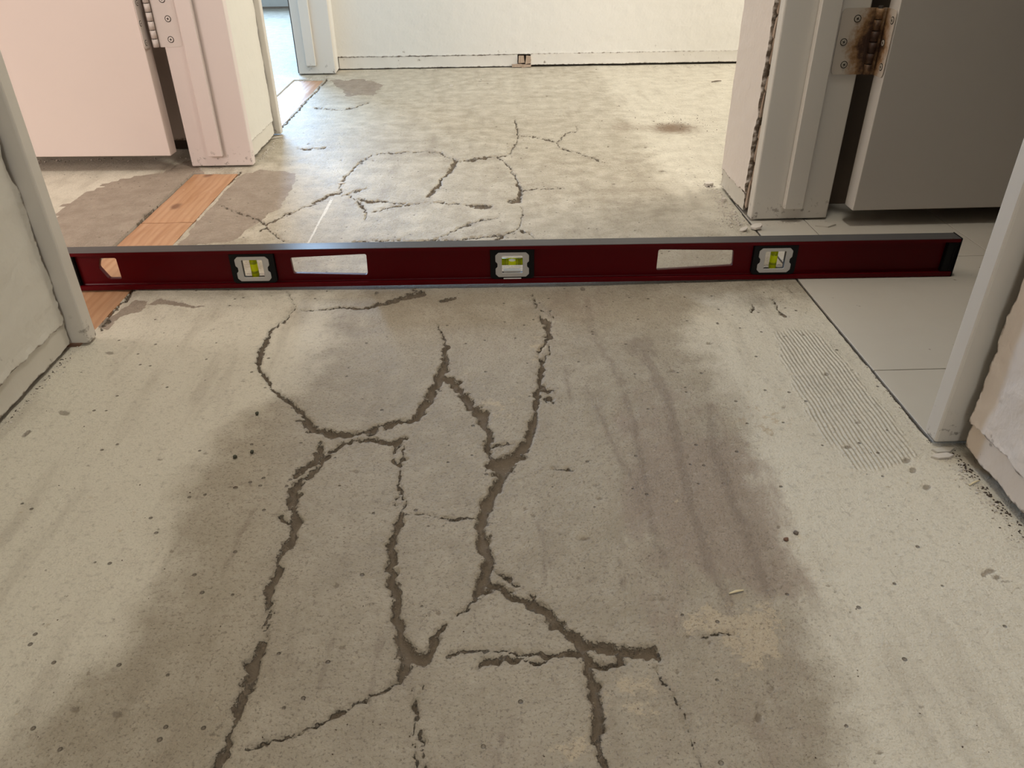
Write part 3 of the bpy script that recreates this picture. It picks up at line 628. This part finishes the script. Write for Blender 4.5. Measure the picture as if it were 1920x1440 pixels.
# broken nailing block between the two strips
blk = struct(mesh('trim_7', *(lambda q: (q[0], q[1]))((lambda: (
    boxv(.070, .100, 2.548, 2.575, .0015, .0105)+boxv(.098, .130, 2.546, 2.575, .0015, .0080)+boxv(.092, .108, 2.556, 2.576, .012, .034)+boxv(.113, .128, 2.554, 2.576, .010, .0335),
    [tuple(i+8*k for i in q) for k in range(4) for q in BOXF]))()), M_lath), 'broken pinkish wood block in the gap of the far wall strip', 'trim')
for v_ in blk.data.vertices: v_.co += Vector(((random.random()-.5)*.004, (random.random()-.5)*.003, (random.random()-.5)*.003))
# side rooms
struct(plaster('wall_far_room', 'y', 4.30, -1, -3.2, -.5, .03, HT, M_room, ('z0',), th=.02, seed=41, fine=.04), 'bright back wall seen through the far left doorway')
struct(box('baseboard_far_room', (-3.2, -.5, 4.288, 4.30, .010, .062), M_strip_far), 'white baseboard strip of the bright room beyond the far left doorway', 'baseboard')
def windowed(name, x0, x1, ya, yb, wy0, wy1, wz0, wz1, mat, label):
    return struct(boxes(name, [(x0, x1, ya, wy0, 0, HT), (x0, x1, wy1, yb, 0, HT), (x0, x1, wy0, wy1, 0, wz0), (x0, x1, wy0, wy1, wz1, HT)], mat), label)
windowed('wall_left_outer', -3.28, -3.2, -3, 4.4, .84, 1.60, .6, 1.9, M_room_pink, 'outer wall of the left rooms with a narrow window opening')
windowed('wall_right_outer', 1.9, 1.98, 1.2, 2.7, 1.5, 2.45, .65, 2.05, M_room, 'outer wall at the end of the side hall with a window opening')
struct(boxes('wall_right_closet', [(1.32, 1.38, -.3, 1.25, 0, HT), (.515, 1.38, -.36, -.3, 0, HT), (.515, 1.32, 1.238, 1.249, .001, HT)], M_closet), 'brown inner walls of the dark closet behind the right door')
struct(boxes('wall_left_back', [(-3.2, -2.45, -1.3, -1.22, 0, HT), (-1.25, -.583, -1.3, -1.22, 0, HT), (-2.45, -1.25, -1.3, -1.22, 0, .7), (-2.45, -1.25, -1.3, -1.22, 2.0, HT)], M_room_pink), 'back wall of the warm lit left room with its window opening')
struct(box('ceiling', (-3.28, 3.08, -3, 4.4, HT, HT+.06), M_ceil), 'white painted ceiling over the hallway', 'ceiling')

# ------------------------------------------------------------------ jambs
def jamb(name, b, mat, label, stop=None, smat=None):
    o = struct(box(name, b, mat, bevel=.0022), label, 'door frame')
    if stop: box('stop', stop, smat or mat, o, .0012, 1)
    return o
jamb('trim_1', (-.590, -.475, .801, .821, .003, 2.05), M_trim, 'white jamb edge standing proud of the near left wall')
j2 = jamb('trim_2', (-.588, -.4685, 1.522, 1.543, .003, 2.05), M_trim_pink, 'pinkish white jamb of the left doorway behind the pine threshold', (-.549, -.5215, 1.510, 1.5215, .024, 2.04), M_trim_pink)
jamb('trim_3', (.406, .525, .566, .586, .004, 2.05), M_trim, 'white jamb edge at the near right wall above the tile edge')
j4 = jamb('trim_4', (.4095, .5315, 1.165, 1.186, .003, 2.05), M_trim, 'white jamb of the right doorway beside the rusty hinge', (.4565, .486, 1.153, 1.1645, .0225, 2.04))
jamb('trim_5', (-.590, -.4685, 1.764, 1.783, .003, 2.05), M_trim, 'thin white jamb edge of the far left doorway')
j6 = jamb('trim_6', (-.576, -.4655, 2.485, 2.506, .003, 2.05), M_trim, 'far jamb of the far left doorway next to the far wall', (-.549, -.520, 2.4735, 2.4845, .027, 2.04))
# head trims (above the frame)
box('head', (-.588, -.4685, .822, 1.521, 2.05, 2.07), M_trim, j2); box('head', (.4095, .5315, .587, 1.164, 2.05, 2.07), M_trim, j4); box('head', (-.576, -.4655, 1.784, 2.484, 2.05, 2.07), M_trim, j6)

# ------------------------------------------------------------------ doors
def screw(parent, c, n, r=.0042, ang=0., mat=M_screw):
    c, n = Vector(c), Vector(n)
    s = cyl('screw', c-n*.0006, c+n*.0008, r, mat, parent, 16, r*.9)
    a = n.orthogonal().normalized(); a = Matrix.Rotation(ang, 3, n) @ a; b = n.cross(a)
    v, f = [], []
    for q in (-.0005, .00035):
        for k in range(16): v.append(c+n*q+(a*math.cos(k*math.pi/8)+b*math.sin(k*math.pi/8))*r*1.2)
    f += [(k, (k+1) % 16, 16+(k+1) % 16, 16+k) for k in range(16)]+[tuple(range(16, 32))]
    for d, e in ((a, b), (b, a)):
        k = len(v); p = c+n*.00082
        for sx in (-1, 1):
            for sy in (-1, 1):
                for sz in (0, 1): v.append(p+d*sx*r*.5+e*sy*r*.13+n*sz*.00012)
        f += [tuple(i+k for i in q) for q in BOXF]
    # the cross slot shows dark: it is part of the screw mesh with its own material
    me = s.data; me.materials.append(M_slot)
    bm = bmesh.new(); bm.from_mesh(me); vs = [bm.verts.new(p) for p in v]
    for q in f:
        fc = bm.faces.new([vs[i] for i in q]); fc.material_index = 1
    bm.to_mesh(me); bm.free()
    return s

def door(name, side, pin, edge, y0, y1, zb, mat, rot, label):
    """slab hung at pin; side +1 opens to +x"""
    x0, x1 = edge, edge+side*.60
    root = struct(box(name, (min(x0, x1)-pin[0], max(x0, x1)-pin[0], y0-pin[1], y1-pin[1], zb, 2.03), mat, bevel=.0012), label, 'door')
    root.location = (pin[0], pin[1], 0); root.rotation_euler[2] = rot
    return root
def knuckles(parent, r, z0, z1, n, mat, gapmat):
    h = (z1-z0)/n
    for k in range(n):
        cyl('knuckle', (0, 0, z0+h*k+.0006), (0, 0, z0+h*(k+1)-.0006), r, mat, parent, 18)
    cyl('pin', (0, 0, z0-.0004), (0, 0, z1+.0030), r*.62, gapmat, parent, 12)
def rcorner(x0, x1, z0, z1, r, left=True):
    p = [(x0, z0), (x1, z0), (x1, z1), (x0, z1)]
    out = []
    for i, q in enumerate(p):
        rr = r if ((q[0] == x0) == left) else .0004
        a, c = Vector(p[i-1]), Vector(p[(i+1) % 4]); b = Vector(q)
        u, w_ = (a-b).normalized()*rr, (c-b).normalized()*rr
        for k in range(6):
            t = k/5; out.append(tuple((b+u)*(1-t)**2+b*2*t*(1-t)+(b+w_)*t*t))
    return out
# right door with rusty hinge
PR = (.5385, 1.1595)
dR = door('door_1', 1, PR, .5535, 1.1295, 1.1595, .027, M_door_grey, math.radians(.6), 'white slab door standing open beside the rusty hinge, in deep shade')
hz = .263
hg = sheet('hinge', rcorner(-.047, -.0045, -.0435, .0435, .008), [], .0014, M_rust, dR)
hg.location = (0, .0042, hz); hg.rotation_euler[2] = -math.radians(.6); hg['label'] = 'rusty painted butt hinge'
me2 = sheet('leaf', rcorner(-.034, -.004, -.0435, .0435, .008), [], .0014, M_rust, hg)
me2.data.transform(Matrix.Rotation(math.radians(90), 4, 'Z')); me2.location = (.0142, .0005, 0)
knuckles(hg, .0052, -.0435, .0435, 6, M_rust, M_slot)
for v_ in hg.children:
    if v_.name.startswith(('knuckle', 'pin')): v_.location = (.004, -.0035, 0)
box('leaf_wrap', (.004, .0142, -.0030, -.0014, -.0435, .0435), M_rust, hg, .0003, 1)
box('leaf_wrap', (-.006, .004, -.0012, .0004, -.0435, .0435), M_rust, hg, .0003, 1)
for zz, xx in ((.030, -.024), (.0, -.037), (-.030, -.030)):
    screw(hg, (xx, -.0007, zz), (0, -1, 0), ang=.3)
for zz, yy in ((.030, -.026), (0., -.014), (-.030, -.024)):
    screw(hg, (.0134, yy, zz), (-1, 0, 0), ang=.5)
# left door with painted hinge
PL = (-.5995, 1.5200)
dL = door('door_2', -1, PL, -.6150, 1.5005, 1.5310, .030, M_door_pink, math.radians(-2.2), 'pinkish white slab door standing open in the left room')
hz = .2635
hl = sheet('hinge', rcorner(.004, .045, -.0435, .0435, .008, False), [], .0012, M_hinge_white, dL)
hl.location = (0, .0022, hz); hl.rotation_euler[2] = math.radians(2.2); hl['label'] = 'white overpainted butt hinge'
lf = sheet('leaf', rcorner(-.031, -.004, -.0435, .0435, .006), [], .0012, M_hinge_white, hl)
lf.data.transform(Matrix.Rotation(math.radians(90), 4, 'Z')); lf.location = (-.0148, .008, 0)
knuckles(hl, .0052, -.0435, .0435, 6, M_hinge_white, M_slot)
for v_ in hl.children:
    if v_.name.startswith(('knuckle', 'pin')): v_.location = (-.0015, -.004, 0)
for zz, xx in ((-.031, .026), (.003, .029), (.034, .026)):
    screw(hl, (xx, -.0006, zz), (0, -1, 0), .0046, .4, M_screw_p)
for zz, yy in ((-.034, -.014), (-.002, -.018), (.03, -.012)):
    screw(hl, (-.0140, yy, zz), (1, 0, 0), .004, .2, M_screw_p)

# ------------------------------------------------------------------ spirit level
LV = bpy.data.objects.new('spirit_level', None); C.objects.link(LV)
tag(LV, 'long dark red spirit level with three vials lying across the hallway floor', 'spirit level')
LV.location = (.0, .9462, .0012); LV.rotation_euler[2] = math.radians(-.70)
X0, X1, HH, TH = -.568, .6165, .0535, .0225
# I-beam body: web with cut-outs plus two flanges with lips
hole_hang = rounded([(-.5195, .0425), (-.4985, .0425), (-.4985, .0130), (-.5155, .0130), (-.5245, .0295)], .0022)
hole_l = rounded([(-.2700, .0390), (-.1690, .0425), (-.1700, .0125), (-.2690, .0160)], .0030)
hole_r = rounded([(.2180, .0420), (.3185, .0395), (.3200, .0170), (.2175, .0125)], .0030)
VC = [-.3190, .0237, .3730]
vh = [[(c-.020, .010), (c+.020, .010), (c+.020, .044), (c-.020, .044)] for c in VC]
body = sheet('body', [(X0+.004, .003), (X1-.004, .003), (X1-.004, HH-.003), (X0+.004, HH-.003)], [hole_hang, hole_l, hole_r]+vh, .0070, M_red, LV, .0004)
body.location = (0, TH/2, 0)
def rail(name, prof, mat):
    n = len(prof); v = [(X0+.002, y, z) for y, z in prof]+[(X1-.002, y, z) for y, z in prof]
    f = [(k, (k+1) % n, n+(k+1) % n, n+k) for k in range(n)]+[tuple(range(n))[::-1], tuple(range(n, 2*n))]
    return mesh(name, v, f, mat, LV)
T = TH
rail('bottom_flange', [(.0, .0004), (.0006, 0), (T-.0006, 0), (T, .0004), (T, .0060), (T-.0012, .0062), (T/2+.0042, .0052), (T/2+.0032, .0070), (T/2-.0032, .0070), (T/2-.0042, .0052), (.0012, .0062), (0, .0060)], M_red)
rail('top_flange', [(0, HH-.0050), (.0012, HH-.0052), (T/2-.0042, HH-.0052), (T/2-.0032, HH-.0075), (T/2+.0032, HH-.0075), (T/2+.0042, HH-.0052), (T-.0012, HH-.0052), (T, HH-.0050), (T, HH-.0006), (0, HH-.0006)], M_red)
rail('top_rail', [(.0004, HH-.00065), (T-.0004, HH-.00065), (T-.0008, HH), (.0008, HH)], M_steel)['label'] = 'worn bare metal top edge'
for s, x in ((-1, X0), (1, X1)):
    xi = x-s*.0165
    e = boxes('end_cap', [(min(x, xi), max(x, xi), .0018, T-.0018, .0062, HH-.0054), (min(x, x-s*.0022), max(x, x-s*.0022), -.0006, T+.0006, -.0001, HH+.0007)], M_black, LV)
    bm = bmesh.new(); bm.from_mesh(e.data); bmesh.ops.bevel(bm, geom=bm.edges[:], offset=.0008, segments=2, affect='EDGES'); bm.to_mesh(e.data); bm.free()
    boxes('cap_rib', [(min(x-s*.005, x-s*.0062), max(x-s*.005, x-s*.0062), .0012, .0020, .009, HH-.008)], M_black, e)
def vial_unit(c, upright):
    zc = .0268; hw, hh = .0292, .0208
    fr = sheet('vial_frame', rounded([(c-hw, zc-hh+.003), (c-hw+.004, zc-hh), (c+hw-.004, zc-hh), (c+hw, zc-hh+.003), (c+hw, zc+hh), (c-hw, zc+hh)], .0015),
               [[(c-.0150, zc-.0135), (c+.0150, zc-.0135), (c+.0150, zc+.0145), (c-.0150, zc+.0145)]], .0095, M_black, LV, .0005)
    fr.location = (0, .0062, 0); fr['label'] = 'black plastic vial housing'
    a, b = .0222, .0172; k = .0040; nb = .0026
    pl = [(c-a+k, zc-b), (c+a-k, zc-b), (c+a, zc-b+k), (c+a, zc-.0055), (c+a-nb, zc-.0030), (c+a-nb, zc+.0022), (c+a, zc+.0048), (c+a, zc+b-k), (c+a-k, zc+b), (c-a+k, zc+b), (c-a, zc+b-k), (c-a, zc+.0048), (c-a+nb, zc+.0022), (c-a+nb, zc-.0030), (c-a, zc-.0055), (c-a, zc-b+k)]
    win = rounded([(c-.0138, zc-.0118), (c+.0138, zc-.0118), (c+.0138, zc+.0128), (c-.0138, zc+.0128)], .0018)
    p = sheet('cover_plate', rounded(pl, .0008, 2), [win], .0018, M_plate, fr, .0003); p.location = (0, -.0050, 0)
    y = .0006; r = .0048
    if upright:
        v = cyl('vial', (c, y, zc-.0125), (c, y, zc+.0135), r, M_vial, fr, 24)
        for z in (zc+.0060, zc+.0078, zc-.0050, zc-.0068): cyl('vial_mark', (c, y, z), (c, y, z+.0005), r*1.012, M_line, fr, 24)
        for za, zb in ((.0115, .0126), (-.0116, -.0105)):
            box('vial_mount', (c-.0125, c+.0125, y-.002, y+.004, zc+za, zc+zb), M_clear, fr, .0002, 1)
    else:
        v = cyl('vial', (c-.0145, y, zc+.0022), (c+.0145, y, zc+.0022), r, M_vial, fr, 24)
        for x in (-.0105, -.0085, -.0058, .0052, .0078, .0100): cyl('vial_mark', (c+x, y, zc+.0022), (c+x+.0005, y, zc+.0022), r*1.012, M_line, fr, 24)
        n, m = 16, 8; vv, ff = [], []
        for j in range(m+1):
            for i in range(n):
                th, ph = math.pi*j/m, 2*math.pi*i/n
                vv.append((c+.0052*math.cos(th), y-.0024+.0026*math.sin(th)*math.cos(ph), zc+.0050+.0019*math.sin(th)*math.sin(ph)))
        ff = [(j*n+i, j*n+(i+1) % n, (j+1)*n+(i+1) % n, (j+1)*n+i) for j in range(m) for i in range(n)]
        mesh('bubble', vv, ff, M_bubble, fr, True)
        boxes('vial_mount', [(c-.0112, c+.0112, y-.004, y+.004, zc-.0118, zc-.0095)], M_plate, fr)
        boxes('white_strip', [(c-.0118, c+.0118, -.0057, -.0045, .0066, .0080)], M_white, fr)
    return fr
vial_unit(VC[0], True); vial_unit(VC[1], False); vial_unit(VC[2], True)

# ------------------------------------------------------------------ loose grit and chips
def floor_z(x, y):
    if x > TILE_X and y > .572: return .0004
    return dipz(x, y)
def rock(name, x, y, r, mat, label, cat, group=None, flat=.75, z=None):
    bm = bmesh.new(); bmesh.ops.create_icosphere(bm, subdivisions=2, radius=r)
    for v in bm.verts:
        k = .78+.44*random.random(); v.co = Vector((v.co.x*k, v.co.y*k, v.co.z*k*flat))
    zmin = min(v.co.z for v in bm.verts)
    for v in bm.verts: v.co.z -= zmin
    me = bpy.data.meshes.new(name); bm.to_mesh(me); bm.free()
    o = link(name, me, mat, smooth=True); o.location = (x, y, (floor_z(x, y) if z is None else z)-.0003)
    return tag(o, label, cat, group)
for (a, b, r, lb) in ((440, 854, .0020, 'dark green pebble in a close pair, the one farther from the crack'), (472, 844, .0018, 'dark green pebble in a close pair, the one nearer the crack'), (481, 772, .0019, 'lone dark green pebble beside the curved hairline crack')):
    rock('pebble', *fl(a, b), r, M_pebble, lb, 'pebble', 'dark pebbles on the concrete', .95)
for (a, b, m_, lb) in ((1474, 1010, M_pebble_b, 'reddish brown crumb at the edge of the pale strip'), (1493, 998, M_crumb, 'grey brown crumb next to the reddish one on the pale strip')):
    rock('crumb', *fl(a, b), .0021, m_, lb, 'crumb', 'brown crumbs', .6)
def flake(name, px, py, w, l, ang, mat, label, cat, group=None, tilt=.18, t=.0012, n=7):
    x, y = fl(px, py); pts = []
    for k in range(n):
        a = 2*math.pi*k/n; r = random.uniform(.72, 1.1); pts.append((math.cos(a)*w*.5*r, math.sin(a)*l*.5*r))
    ca, sa = math.cos(ang), math.sin(ang)
    pts = [(p[0]*ca-p[1]*sa, p[0]*sa+p[1]*ca) for p in pts]
    lo = min(p[0]*tilt for p in pts)
    v = [(p[0], p[1], p[0]*tilt-lo) for p in pts]+[(p[0]*.94, p[1]*.94, p[0]*tilt-lo+t) for p in pts]
    f = [tuple(range(n))[::-1], tuple(range(n, 2*n))]+[(k, (k+1) % n, n+(k+1) % n, n+k) for k in range(n)]
    o = mesh(name, v, f, mat); o.location = (x, y, floor_z(x, y)-.0002)
    return tag(o, label, cat, group)
flake('plaster_chip', 1418, 430, .016, .022, .5, M_chip, 'angular broken plaster chip at the foot of the right door jamb', 'plaster chip', tilt=.35, t=.003)
flake('plaster_chip', 1394, 432, .014, .018, -.3, M_chip, 'pale flat plaster flake beside the level below the right stub', 'plaster chip', tilt=.3, t=.0015)
flake('plaster_chip', 1357, 378, .009, .009, .2, M_chip, 'round white plaster lump at the foot of the right stub', 'plaster chip', tilt=.1, t=.006)
flake('plaster_chip', 1330, 347, .020, .016, .1, M_chip, 'small plaster lump lying off the corner of the right stub', 'plaster chip', tilt=.1, t=.004)
flake('tile_shard', 1548, 424, .036, .016, .1, M_tile, 'thin tile shard lying against the right door jamb', 'tile shard', tilt=.02, t=.002, n=4)
flake('tile_shard', 1768, 846, .024, .010, .15, M_tile, 'thin tile shard under the near right jamb', 'tile shard', tilt=.05, t=.002, n=5)
flake('tile_shard', 1766, 857, .026, .010, .0, M_chip, 'grey broken mortar shard in front of the near right jamb', 'shard', tilt=.05, t=.0018, n=6)
flake('plaster_chip', 640, 342, .012, .010, 0, M_chip, 'pale chip beside the hairline crack beyond the level', 'plaster chip', tilt=.05)
flake('plaster_chip', 846, 161, .014, .020, 0, M_chip, 'tiny bright chip near the far wall', 'plaster chip', tilt=.1)
def sliver(name, a, b, r, mat, label, cat, group=None):
    (x0, y0), (x1, y1) = fl(*a), fl(*b); n = 6; v, f = [], []
    m = 6
    for j in range(m+1):
        t = j/m; x, y = x0+(x1-x0)*t, y0+(y1-y0)*t; z = max(floor_z(x, y), floor_z(x0, y0))+r*.8+.0008*math.sin(t*3.1)
        rr = r*(.45+.55*math.sin(math.pi*min(max(t, .12), .88)))
        dx, dy = (x1-x0), (y1-y0); L = math.hypot(dx, dy); nx, ny = -dy/L, dx/L
        for k in range(n):
            an = 2*math.pi*k/n; v.append((x+nx*math.cos(an)*rr, y+ny*math.cos(an)*rr, z+math.sin(an)*rr*.7))
    f = [(j*n+k, j*n+(k+1) % n, (j+1)*n+(k+1) % n, (j+1)*n+k) for j in range(m) for k in range(n)]+[tuple(range(n))[::-1], tuple(range(m*n, m*n+n))]
    return tag(mesh(name, v, f, mat, None, True), label, cat, group)
sliver('wood_sliver', (1367, 1113), (1394, 1107), .0011, M_sliver, 'pale straw coloured sliver on the stained concrete', 'sliver')
sliver('wood_sliver', (1817, 911), (1836, 902), .0010, M_sliver, 'white sliver in the gap at the foot of the right wall', 'sliver')
sliver('wood_sliver', (445, 909), (436, 911), .0008, M_nail, 'short brown splinter beside the left crack', 'sliver')
sliver('nail', (1334, 155), (1352, 153), .0022, M_nail, 'dark nail lying on the floor near the right stub', 'nail')
sliver('paper_scrap', (505, 262), (530, 258), .0018, M_chip, 'white scrap at the foot of the left stub', 'scrap')

def crumbs(name, spots, mat, label, dark=(), dmat=None):
    v, f = [], []
    for x, y, z, r in list(spots)+list(dark):
        k = len(v); q = [(1, 0, -.3), (-.5, .8, -.3), (-.5, -.8, -.3), (.1, .1, .9), (.5, -.7, .3), (-.6, .2, .5)]
        a = random.random()*6.3; ca, sa = math.cos(a), math.sin(a)
        for p in q:
            s = r*random.uniform(.6, 1.2); v.append((x+(p[0]*ca-p[1]*sa)*s, y+(p[0]*sa+p[1]*ca)*s, z+(p[2]*.7+.2)*s))
        f += [(k, k+1, k+3), (k+1, k+2, k+5), (k+2, k, k+4), (k+3, k+1, k+5), (k+4, k, k+3), (k+5, k+2, k+4), (k+3, k+5, k+4), (k, k+2, k+1)]
    o = mesh(name, v, f, mat)
    if dmat:
        o.data.materials.append(dmat); n = len(o.data.polygons)
        o.data.polygons.foreach_set('material_index', [0 if k < 8*len(spots) else 1 for k in range(n)])
    return tag(o, label, 'debris', kind='stuff')
sp = []
def along(x0, y0, x1, y1, n, spread, r0, r1, side):
    for _ in range(n):
        t = random.random(); d = abs(random.gauss(0, spread))
        x = x0+(x1-x0)*t+side[0]*d; y = y0+(y1-y0)*t+side[1]*d
        sp.append((x, y, floor_z(x, y), random.uniform(r0, r1)*(1-.5*min(1, d/(spread*2)))))
along(-.490, .25, -.490, .80, 170, .006, .0006, .0020, (1, 0))
along(.419, .25, .419, .55, 210, .010, .0006, .0024, (-1, 0))
along(.400, 1.14, .400, 1.36, 300, .022, .0007, .0034, (-1, 0))
along(.40, 1.155, .53, 1.158, 50, .008, .0006, .0020, (0, -1))
along(-.474, 1.55, -.474, 1.77, 110, .014, .0007, .0028, (1, 0))
along(-.58, 1.512, -.47, 1.515, 60, .010, .0006, .0020, (0, -1))
along(-.46, 2.545, .75, 2.545, 150, .020, .0008, .0030, (0, -1))
along(-.95, 1.60, -.62, 1.60, 60, .02, .001, .004, (0, -1))
along(-.56, 2.41, -.47, 2.47, 60, .02, .001, .004, (0, -1))
along(.402, .56, .402, .75, 60, .004, .0006, .0016, (-1, 0))
_k = len(sp)
along(.4235, .25, .4235, .56, 260, .006, .0006, .0022, (-1, 0)); along(-.4925, .25, -.4925, .80, 180, .004, .0005, .0016, (1, 0)); along(.4065, .57, .4065, .72, 60, .002, .0005, .0014, (-1, 0))
dk = sp[_k:]; sp = sp[:_k]
crumbs('plaster_crumbs', sp, M_chip, 'plaster crumbs and grit scattered along the foot of the walls', dk, M_pebble_d)
sp2 = []
for _ in range(260):
    x, y = fl(random.uniform(60, 1860), random.uniform(150, 1440)**1.0)
    if -.47 < x < .40 and not .93 < y < .99: sp2.append((x, y, floor_z(x, y), random.uniform(.0003, .0009)))
for _ in range(70):
    x, y = fl(random.gauss(1270, 45), random.gauss(232, 10)); sp2.append((x, y, floor_z(x, y), random.uniform(.0006, .0018)))
crumbs('dark_grit', sp2, M_nail, 'fine dark grit scattered over the concrete floor')
